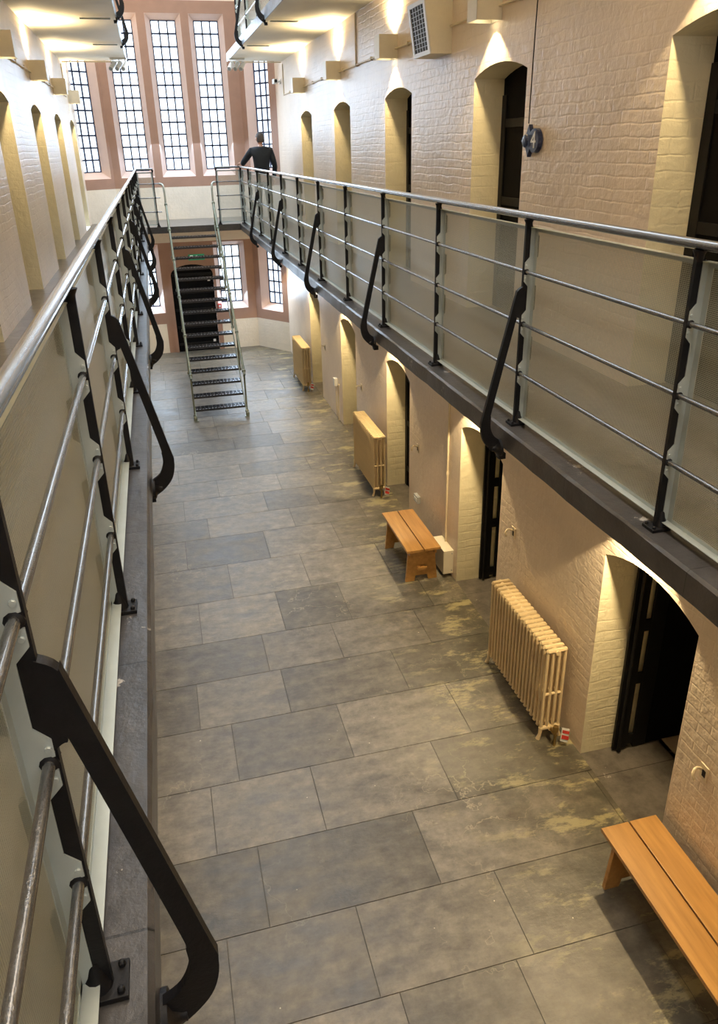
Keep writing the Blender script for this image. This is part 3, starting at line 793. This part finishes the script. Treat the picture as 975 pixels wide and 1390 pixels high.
# large ventilation grille box on the right wall
t = thing('grille_box', 'large cream box with a slanted black grille on the upper right wall', 'grille box', (XR, 7.52, 5.38))
H = .44
b = MB(); prof = [(0, 0), (0, H), (-.27, H), (-.20, 0)]
b.prism(prof, 'y', 0, .48); b.build('box_casing', 'cream_box', t, bevel=.004)
def FP(f, y, out=.0): return (-.20 - .07 * f - out, y, H * f)
b = MB()
def pan(f0, f1, ya, yb, o0, o1):
    vs = [FP(f0, ya, o0), FP(f0, yb, o0), FP(f1, yb, o0), FP(f1, ya, o0), FP(f0, ya, o1), FP(f0, yb, o1), FP(f1, yb, o1), FP(f1, ya, o1)]
    b.add(vs, [(0, 1, 2, 3), (4, 7, 6, 5), (0, 4, 5, 1), (1, 5, 6, 2), (2, 6, 7, 3), (3, 7, 4, 0)])
for q in ((0, 1, 0, .05), (0, 1, .43, .48), (0, .08, .05, .43), (.92, 1, .05, .43)): pan(*q, .001, .012)
b.build('grille_frame', 'fixture_white', t)
b = MB(); pan(.08, .92, .05, .43, .001, .004); b.build('grille_backing', 'black_flat', t)
b = MB()
for k in range(1, 10): pan(.08 + .84 * k / 10 - .006, .08 + .84 * k / 10 + .006, .05, .43, .005, .008)
for k in range(1, 5): pan(.08, .92, .05 + .38 * k / 5 - .006, .05 + .38 * k / 5 + .006, .005, .008)
b.build('grille_bars', 'grey_plastic', t)

# number plate 4
t = thing('number_plate', 'ornate dark blue cast plate with a white 4 on the upper right wall', 'sign', (XR, 5.72, 4.62))
def extr(poly, x0, x1): 
    bb = MB(); bb.prism(poly, 'x', x0, x1); return bb
ov = [(-.075 + .078 * math.cos(a), .085 * math.sin(a)) for a in [2 * PI * k / 24 for k in range(24)]]
extr(ov, -.045, -.006).build('oval_shield', 'enamel_blue', t, bevel=.004)
b = MB()
def star(cx, cz, rx, rz, x0, x1):
    pts = []
    for k in range(16):
        a = 2 * PI * k / 16; r = 1 if k % 4 == 0 else (.52 if k % 4 == 2 else .62)
        pts.append((cx + rx * r * math.cos(a), cz + rz * r * math.sin(a)))
    b.prism(pts, 'x', x0, x1)
star(.035, 0, .12, .115, -.035, -.002); b.lathe([(.05, -.05), (.045, -.06), (.02, -.066)], (.04, 0), 14, 'x')
b.build('cast_surround', 'enamel_blue', t, bevel=.003)
cu = bpy.data.curves.new('numeral', 'FONT'); cu.body = '4'; cu.size = .17; cu.extrude = .002; cu.align_x = 'CENTER'; cu.align_y = 'CENTER'
o = bpy.data.objects.new('numeral', cu); C.objects.link(o)
bpy.context.view_layer.update()
me = bpy.data.meshes.new_from_object(o.evaluated_get(bpy.context.evaluated_depsgraph_get())); bpy.data.objects.remove(o)
me.materials.clear(); me.materials.append(MATS['enamel_white'])
nu = link('numeral', me, t, (-.048, -.078, 0)); nu.rotation_euler = (PI / 2, 0, -PI / 2)

# ------------------------------------------------------------------ radiators
def radiator_section():
    b = MB(); w = .20; H = .90; z0 = .06
    xs = [-.078, -.026, .026, .078]
    for x in xs: 
        b.tube([(x, 0, z0 + .05), (x, 0, H)], .0135, 8)
    for z, r in ((z0 + .05, .020), (H - .01, .021)):
        b.tube([(-.088, 0, z - .008), (-.078, 0, z), (.078, 0, z), (.088, 0, z - .008)], [.012, r, r, .012], 8)
    b.tube([(-.078, 0, .46), (.078, 0, .46)], .012, 8)
    b.tube([(0, -.031, z0 + .05), (0, .031, z0 + .05)], .022, 8); b.tube([(0, -.031, H - .02), (0, .031, H - .02)], .022, 8)
    return b.mesh('radiator_section', 'radiator_paint', True)
def radiator_foot():
    b = MB()
    for x in (-.078, .078):
        b.tube([(x, 0, .12), (x * 1.05, 0, .05), (x * 1.25, 0, .0)], [.02, .014, .02], 8)
    return b.mesh('foot', 'radiator_paint', True)
SEC, FOOT = radiator_section(), radiator_foot()
def radiator(y0, y1, n, xc, label):
    t = thing('column_radiator', label, 'radiator', (xc, y0, 0), 0, 'cream column radiators along the right wall')
    for k in range(n):
        link('radiator_section', SEC, t, (0, (y1 - y0) * (k + .5) / n, 0))
    for k in (0, n - 1): link('foot', FOOT, t, (0, (y1 - y0) * (k + .5) / n, 0))
    b = MB(); b.tube([(.0, -.09, .11), (0, .02, .11)], .014, 8); b.tube([(0, -.075, 0), (0, -.075, .15)], .013, 8); b.lathe([(.022, .15), (.026, .18), (.02, .20)], (0, -.075), 10)
    b.build('valve', 'brass', t, True)
    b = MB(); b.add([(.035, -.10, .06), (.095, -.115, .04), (.115, -.095, .16), (.055, -.08, .18), (.035, -.103, .06), (.095, -.118, .04), (.115, -.098, .16), (.055, -.083, .18)],
                    [(0, 1, 2, 3), (7, 6, 5, 4), (0, 4, 5, 1), (1, 5, 6, 2), (2, 6, 7, 3), (3, 7, 4, 0)])
    lt = b.build('warning_tag', 'fixture_white', t)
    b = MB(); b.add([(.043, -.1045, .085), (.10, -.1195, .066), (.106, -.113, .10), (.049, -.098, .12)], [(0, 1, 2, 3)]); b.add([(.053, -.095, .135), (.108, -.1105, .118), (.112, -.1055, .145), (.056, -.09, .163)], [(0, 1, 2, 3)])
    b.build('tag_print', 'red_paint', lt)
radiator(4.37, 5.50, 19, 2.70, 'cream column radiator nearest the camera, between the open gate and the middle doorway')
radiator(9.42, 10.60, 20, 2.66, 'cream column radiator in the middle, beyond the short wooden bench')
radiator(14.78, 15.92, 19, 2.64, 'cream column radiator farthest away, near the end windows')

# ------------------------------------------------------------------ benches
def bench(x0, x1, y0, y1, label):
    t = thing('wooden_bench', label, 'bench', ((x0 + x1) / 2, (y0 + y1) / 2, 0))
    hw = (x1 - x0) / 2; hl = (y1 - y0) / 2; H = .45
    for a, c in ((-hw, -.006), (.006, hw)):
        b = MB(); b.box(a, c, -hl, hl, H - .03, H); b.build('seat_plank', 'wood', t, bevel=.003)
    for s in (-1, 1):
        y = s * (hl - .10)
        poly = [(-hw * .96, 0), (-hw * .42, 0), (-hw * .36, .07), (hw * .36, .07), (hw * .42, 0), (hw * .96, 0), (hw * .78, H - .03), (-hw * .78, H - .03)]
        b = MB(); b.prism(poly, 'y', y - .016, y + .016); b.build('leg', 'wood', t, bevel=.003)
        b = MB(); b.box(-.055, .055, s * (hl - .084), s * (hl - .04), .155, .195); b.box(-.012, .012, s * (hl - .066), s * (hl - .052), .19, .215); b.build('tenon_wedge', 'wood', t, bevel=.003)
    b = MB(); b.box(-.04, .04, -hl + .10, hl - .10, .14, .21); b.build('stretcher', 'wood', t, bevel=.003)
    for x in (-hw * .74, hw * .74):
        b = MB(); b.box(x - .012, x + .012, -hl + .03, hl - .03, H - .085, H - .03); b.build('apron', 'wood', t, bevel=.002)
    return t
bench(2.285, 2.685, 7.0, 8.02, 'short golden wooden bench standing between two cell doorways')
bench(2.375, 2.785, 1.75, 3.11, 'golden wooden bench cut off by the bottom right corner of the picture')

# ------------------------------------------------------------------ small wall fittings
def lug(x, y, z, label):
    t = thing('door_catch', label, 'catch', (x, y, z), 0, 'small iron catches beside the cell doorways')
    b = MB(); b.box(-.008, 0, -.035, .035, -.055, .055); b.build('back_plate', 'cream_metal', t, bevel=.003)
    b = MB(); b.tube(smoothcurve([(-.005, .02, .01), (-.05, .02, .03), (-.085, .0, .01), (-.085, -.02, -.02)], 4), .009, 8); b.build('hook', 'cream_metal', t, True)
    b = MB(); b.box(-.010, -.008, -.018, .010, -.03, .02); b.build('keyhole', 'black_flat', t)
lug(XR, 2.86, 1.05, 'small cream iron catch on the wall above the near bench')
lug(XR, 5.60, 1.32, 'small cream iron catch on the wall above the near radiator')
lug(XR, 8.35, 1.12, 'small cream iron catch on the wall above the short bench')
lug(XR, 11.15, 1.1, 'small cream iron catch on the wall above the middle radiator')
lug(XR, 13.9, 1.1, 'small cream iron catch on the wall by the far doorways')
t = thing('socket_box', 'grey surface socket box on the lower wall beside the far end of the short bench', 'socket', (XR, 8.30, .40))
b = MB(); b.box(-.045, 0, -.075, .075, 0, .09); b.build('box_body', 'grey_plastic', t, bevel=.004)
b = MB(); b.box(-.049, -.045, -.06, -.01, .02, .07); b.box(-.049, -.045, .01, .06, .02, .07); b.build('socket_face', 'fixture_white', t)
t = thing('service_box', 'cream metal box low on the wall behind the short wooden bench', 'box', (XR, 7.05, .05))
b = MB(); b.box(-.12, 0, 0, .38, 0, .30); b.build('box_body', 'cream_box', t, bevel=.004)
b = MB()
for z in (.04, .26): b.lathe([(.007, -.004), (.007, 0)], (-.02, z), 8, 'y')
for o in (b.build('box_screw', 'grey_plastic', t),): pass
t = thing('isolator_box', 'small white box with a trailing pipe on the wall between two far doorways', 'box', (XR, 12.95, .30))
b = MB(); b.box(-.06, 0, -.05, .05, .32, .46); b.build('box_body', 'fixture_white', t, bevel=.004)
b = MB(); b.tube([(-.02, 0, -.28), (-.02, 0, .33)], .012, 8); b.tube([(-.03, -.22, -.28), (-.03, -.22, .38), (-.03, -.30, .42)], .014, 8); b.build('feed_pipe', 'cream_metal', t, True)
# security camera on the right wall
t = thing('security_camera', 'small white security camera on the upper right wall near the end windows', 'camera', (XR, 17.4, 5.87))
b = MB(); b.lathe([(.045, 0), (.045, -.02), (.018, -.03), (.018, -.10)], (0, 0), 12, 'x'); b.build('mount_arm', 'fixture_white', t, True)
b = MB(); b.box(-.17, -.09, -.20, .04, -.05, .04); b.build('camera_body', 'fixture_white', t, bevel=.01)
b = MB(); b.lathe([(.03, -.20), (.03, -.215), (.022, -.218)], (-.13, -.005), 12, 'y'); b.build('lens', 'black_flat', t, True)
# spotlight clusters at the ends of the upper galleries
def spots(x, y, label):
    t = thing('spotlight_cluster', label, 'light', (x, y, 6.21), 0, 'white spotlight clusters under the upper galleries')
    b = MB(); b.box(-.16, .16, -.03, .03, -.03, 0); b.build('track', 'fixture_white', t, bevel=.003)
    for k, dx in enumerate((-.11, 0, .11)):
        b = MB(); b.tube([(dx, 0, -.03), (dx, 0, -.09)], .008, 6); b.tube([(dx + .03, .05, -.08), (dx - .05, -.11, -.19)], .042, 14)
        s = b.build('spot_head', 'fixture_white', t, True)
        b = MB(); b.tube([(dx - .050, -.11, -.19), (dx - .052, -.114, -.193)], .034, 14); b.build('lens', 'grey_plastic', s)
spots(SR + .12, 16.6, 'three white spotlights under the end of the upper right gallery')
spots(SL - .12, 16.6, 'three white spotlights under the end of the upper left gallery')
# black bell knob at the left edge of the upper left wall
t = thing('wall_bell', 'dark round knob on the upper left wall at the very edge of the picture', 'bell', (XL, 8.45, 5.86))
b = MB(); b.lathe([(.11, .0), (.11, .03), (.085, .08), (.04, .105), (.01, .11)], (0, 0), 18, 'x'); b.build('gong', 'black_iron', t, True)
b = MB(); b.lathe([(.03, 0.0), (.03, .12), (.02, .13)], (0, 0), 10, 'x'); b.build('gong_cap', 'black_iron', t, True)
# fittings near the end door
t = thing('exit_sign', 'green emergency exit pictogram sign above the end door behind the stair', 'sign', (.85, 19.0, 2.20))
b = MB(); b.box(-.19, .19, -.03, 0, -.005, .13); b.build('sign_panel', 'exit_green', t, bevel=.003)
b = MB()
b.box(-.15, -.08, -.033, -.0305, .02, .105)
b.prism([(-.03, .02), (0, .05), (.03, .02), (.045, .03), (.015, .07), (.03, .10), (-.02, .10), (-.01, .065), (-.045, .035)], 'y', -.033, -.0305)
b.prism([(.08, .065), (.12, .10), (.12, .075), (.16, .075), (.16, .052), (.12, .052), (.12, .025)], 'y', -.033, -.0305)
b.build('pictogram', 'exit_white', t)
t = thing('fire_alarm', 'red fire alarm call point on the brown surround right of the end door', 'alarm', (1.29, 18.96, 1.08))
b = MB(); b.box(-.045, .045, -.04, .04, -.05, .05); b.build('alarm_body', 'red_paint', t, bevel=.005)
b = MB(); b.box(-.025, .025, -.043, -.040, -.025, .03); b.build('alarm_glass', 'enamel_white', t)
for z, lab in ((1.72, 'small white label high on the end door'), (.23, 'small white label low on the end door')):
    b = MB(); b.box(1.06, 1.12, 19.010, 19.014, z - .03, z + .03); tag(b.build('door_label', 'enamel_white'), lab, 'label')

# ------------------------------------------------------------------ person on the right gallery
def skin_obj(name, verts, edges, radii, mat, parent, sub=2):
    me = bpy.data.meshes.new(name); me.from_pydata(verts, edges, []); o = link(name, me, parent)
    sk = o.modifiers.new('skin', 'SKIN'); sk.use_smooth_shade = True
    layer = me.skin_vertices[0] if me.skin_vertices else None
    if layer is None:
        bm = bmesh.new(); bm.from_mesh(me); bm.verts.layers.skin.verify(); bm.to_mesh(me); bm.free(); layer = me.skin_vertices[0]
    for i, r in enumerate(radii):
        layer.data[i].radius = r if isinstance(r, tuple) else (r, r); layer.data[i].use_root = (i == 0)
    ss = o.modifiers.new('sub', 'SUBSURF'); ss.levels = sub; ss.render_levels = sub
    me.materials.append(MATS[mat])
    bpy.context.view_layer.update()
    ev = bpy.data.meshes.new_from_object(o.evaluated_get(bpy.context.evaluated_depsgraph_get()))
    o.modifiers.clear(); o.data = ev
    for p in ev.polygons: p.use_smooth = True
    if not ev.materials: ev.materials.append(MATS[mat])
    return o
def person():
    # stands on the gallery with his back to the camera, left hand on the handrail at the corner
    px, py = 2.24, 16.55
    t = thing('person', 'person in a dark navy jumper, back turned, hand on the railing corner', 'person', (px, py, GF))
    Lh = Vector((RR - px + .0, .62 - .06, 1.19))          # hand point on the handrail
    ls = Vector((-.19, .02, 1.43)); le = Vector((-.36, .20, 1.20)); lw = Lh + Vector((.06, -.05, .015))
    rs = Vector((.19, .0, 1.43)); re = Vector((.265, -.03, 1.13)); rw = Vector((.25, .10, .90))
    # bare body: head, neck, trunk core, limbs
    V = [(0, 0, .98), (0, .0, 1.12), (0, -.005, 1.28), (0, 0, 1.42), (0, .005, 1.50), (0, .02, 1.56),
         tuple(ls), tuple(le), tuple(lw), tuple(rs), tuple(re), tuple(rw),
         (-.09, .0, .90), (-.105, .02, .48), (-.11, -.01, .08), (-.11, .10, .035), (.09, .0, .90), (.115, .02, .48), (.12, -.02, .08), (.13, .09, .035)]
    E = [(0, 1), (1, 2), (2, 3), (3, 4), (4, 5), (3, 6), (6, 7), (7, 8), (3, 9), (9, 10), (10, 11), (0, 12), (12, 13), (13, 14), (14, 15), (0, 16), (16, 17), (17, 18), (18, 19)]
    Rr = [(.13, .09), (.12, .09), (.13, .09), (.07, .06), .05, .05, .05, .038, .025, .055, .038, .025, .08, .052, .038, .03, .08, .052, .038, .03]
    body = skin_obj('body', V, E, Rr, 'skin', t)
    # head with face, ears
    hb = bmesh.new(); bmesh.ops.create_uvsphere(hb, u_segments=24, v_segments=18, radius=1)
    hc = Vector((0, .035, 1.655))
    for v in hb.verts:
        x, y, z = v.co
        sx = .076 * (1 - .18 * max(0, -z)); sy = .097; sz = .115
        X, Y, Z = x * sx, y * sy, z * sz
        if y > .3:
            if abs(x) < .22 and -.35 < z < .12: Y += .022 * (1 - abs(x) / .22) * (1 - abs(z + .2) / .34)     # nose
            if abs(abs(x) - .42) < .18 and 0 < z < .25: Y -= .010                                              # eye sockets
            if abs(x) < .3 and -.58 < z < -.46: Y -= .005                                                      # mouth
            if z < -.75: Y += .008                                                                             # chin
        v.co = (X, Y, Z)
    me = bpy.data.meshes.new('head'); hb.to_mesh(me); hb.free(); me.materials.append(MATS['skin'])
    for p in me.polygons: p.use_smooth = True
    hd = link('head', me, t, hc, (-.15, 0, .35))
    for s in (-1, 1):
        b = MB(); b.lathe([(.012, 0), (.026, .006), (.03, .014), (.022, .018)], (0, 0), 12, 'x'); e = b.build('ear', 'skin', hd, True, loc=(s * .076, -.002, -.005)); e.scale = (s, .8, 1.1)
    # hair cap
    hb = bmesh.new(); bmesh.ops.create_uvsphere(hb, u_segments=24, v_segments=18, radius=1)
    kill = [v for v in hb.verts if (v.co.y > .62 and v.co.z < .52) or v.co.z < -.72 or (v.co.z < .0 and v.co.y > .02)]
    bmesh.ops.delete(hb, geom=kill, context='VERTS')
    for v in hb.verts: v.co = (v.co.x * .083, v.co.y * .105 - .003, v.co.z * .123 + .002)
    me = bpy.data.meshes.new('hair'); hb.to_mesh(me); hb.free(); me.materials.append(MATS['hair'])
    for p in me.polygons: p.use_smooth = True
    h = link('hair', me, hd); so = h.modifiers.new('thick', 'SOLIDIFY'); so.thickness = .008
    # jumper
    ls_ = ls; V = [(0, 0, .96), (0, 0, 1.10), (0, -.01, 1.28), (0, -.005, 1.40), (0, .005, 1.51), tuple(ls), tuple(le), tuple(le + (lw - le) * .75), tuple(rs), tuple(re), tuple(rw + Vector((0, -.02, .03)))]
    E = [(0, 1), (1, 2), (2, 3), (3, 4), (3, 5), (5, 6), (6, 7), (3, 8), (8, 9), (9, 10)]
    Rr = [(.175, .125), (.17, .12), (.185, .125), (.15, .105), (.075, .07), .078, .058, .046, .078, .058, .046]
    skin_obj('jumper', V, E, Rr, 'jumper', t)
    V = [(0, 0, .95), (-.095, 0, .82), (-.105, .02, .48), (-.11, 0, .10), (.095, 0, .82), (.115, .02, .48), (.12, -.01, .10)]
    skin_obj('trousers', V, [(0, 1), (1, 2), (2, 3), (0, 4), (4, 5), (5, 6)], [(.165, .12), .098, .072, .06, .098, .072, .06], 'trousers', t)
    for x in (-.11, .125):
        b = MB(); b.prism([(-.045, -.10), (.045, -.10), (.05, .05), (.038, .15), (0, .175), (-.038, .15), (-.05, .05)], 'z', 0, .07)
        b.build('shoe', 'shoe', t, bevel=.02, loc=(x, 0, 0), smooth=True)
    # hands: palm and five fingers each
    def hand(wr, direction, down, side):
        w = Vector(wr); f = Vector(direction).normalized(); n = Vector(down).normalized(); sd = f.cross(n).normalized() * side
        V = [w, w + f * .045, w + f * .085]; E = [(0, 1), (1, 2)]; R = [(.028, .02), (.038, .016), (.036, .014)]
        for i, (off, ln) in enumerate(((-.03, .065), (-.010, .075), (.011, .07), (.031, .055))):
            b0 = len(V); V += [w + f * .085 + sd * off, w + f * (.09 + ln * .45) + sd * off + n * .008, w + f * (.085 + ln * .75) + sd * off + n * (.035), w + f * (.08 + ln * .78) + sd * off + n * .06]
            E += [(2, b0), (b0, b0 + 1), (b0 + 1, b0 + 2), (b0 + 2, b0 + 3)]; R += [.010, .0095, .009, .007]
        b0 = len(V); V += [w + f * .03 - sd * .04 + n * .01, w + f * .06 - sd * .055 + n * .03, w + f * .08 - sd * .05 + n * .05]
        E += [(1, b0), (b0, b0 + 1), (b0 + 1, b0 + 2)]; R += [.012, .010, .008]
        skin_obj('hand', [tuple(v) for v in V], E, R, 'skin', t, 1)
    hand(lw + Vector((-.0, 0, .0)), (-.75, .6, -.05), (0, .1, -1), 1)
    hand(rw, (0.0, .35, -.9), (-1, 0, 0), 1)
person()
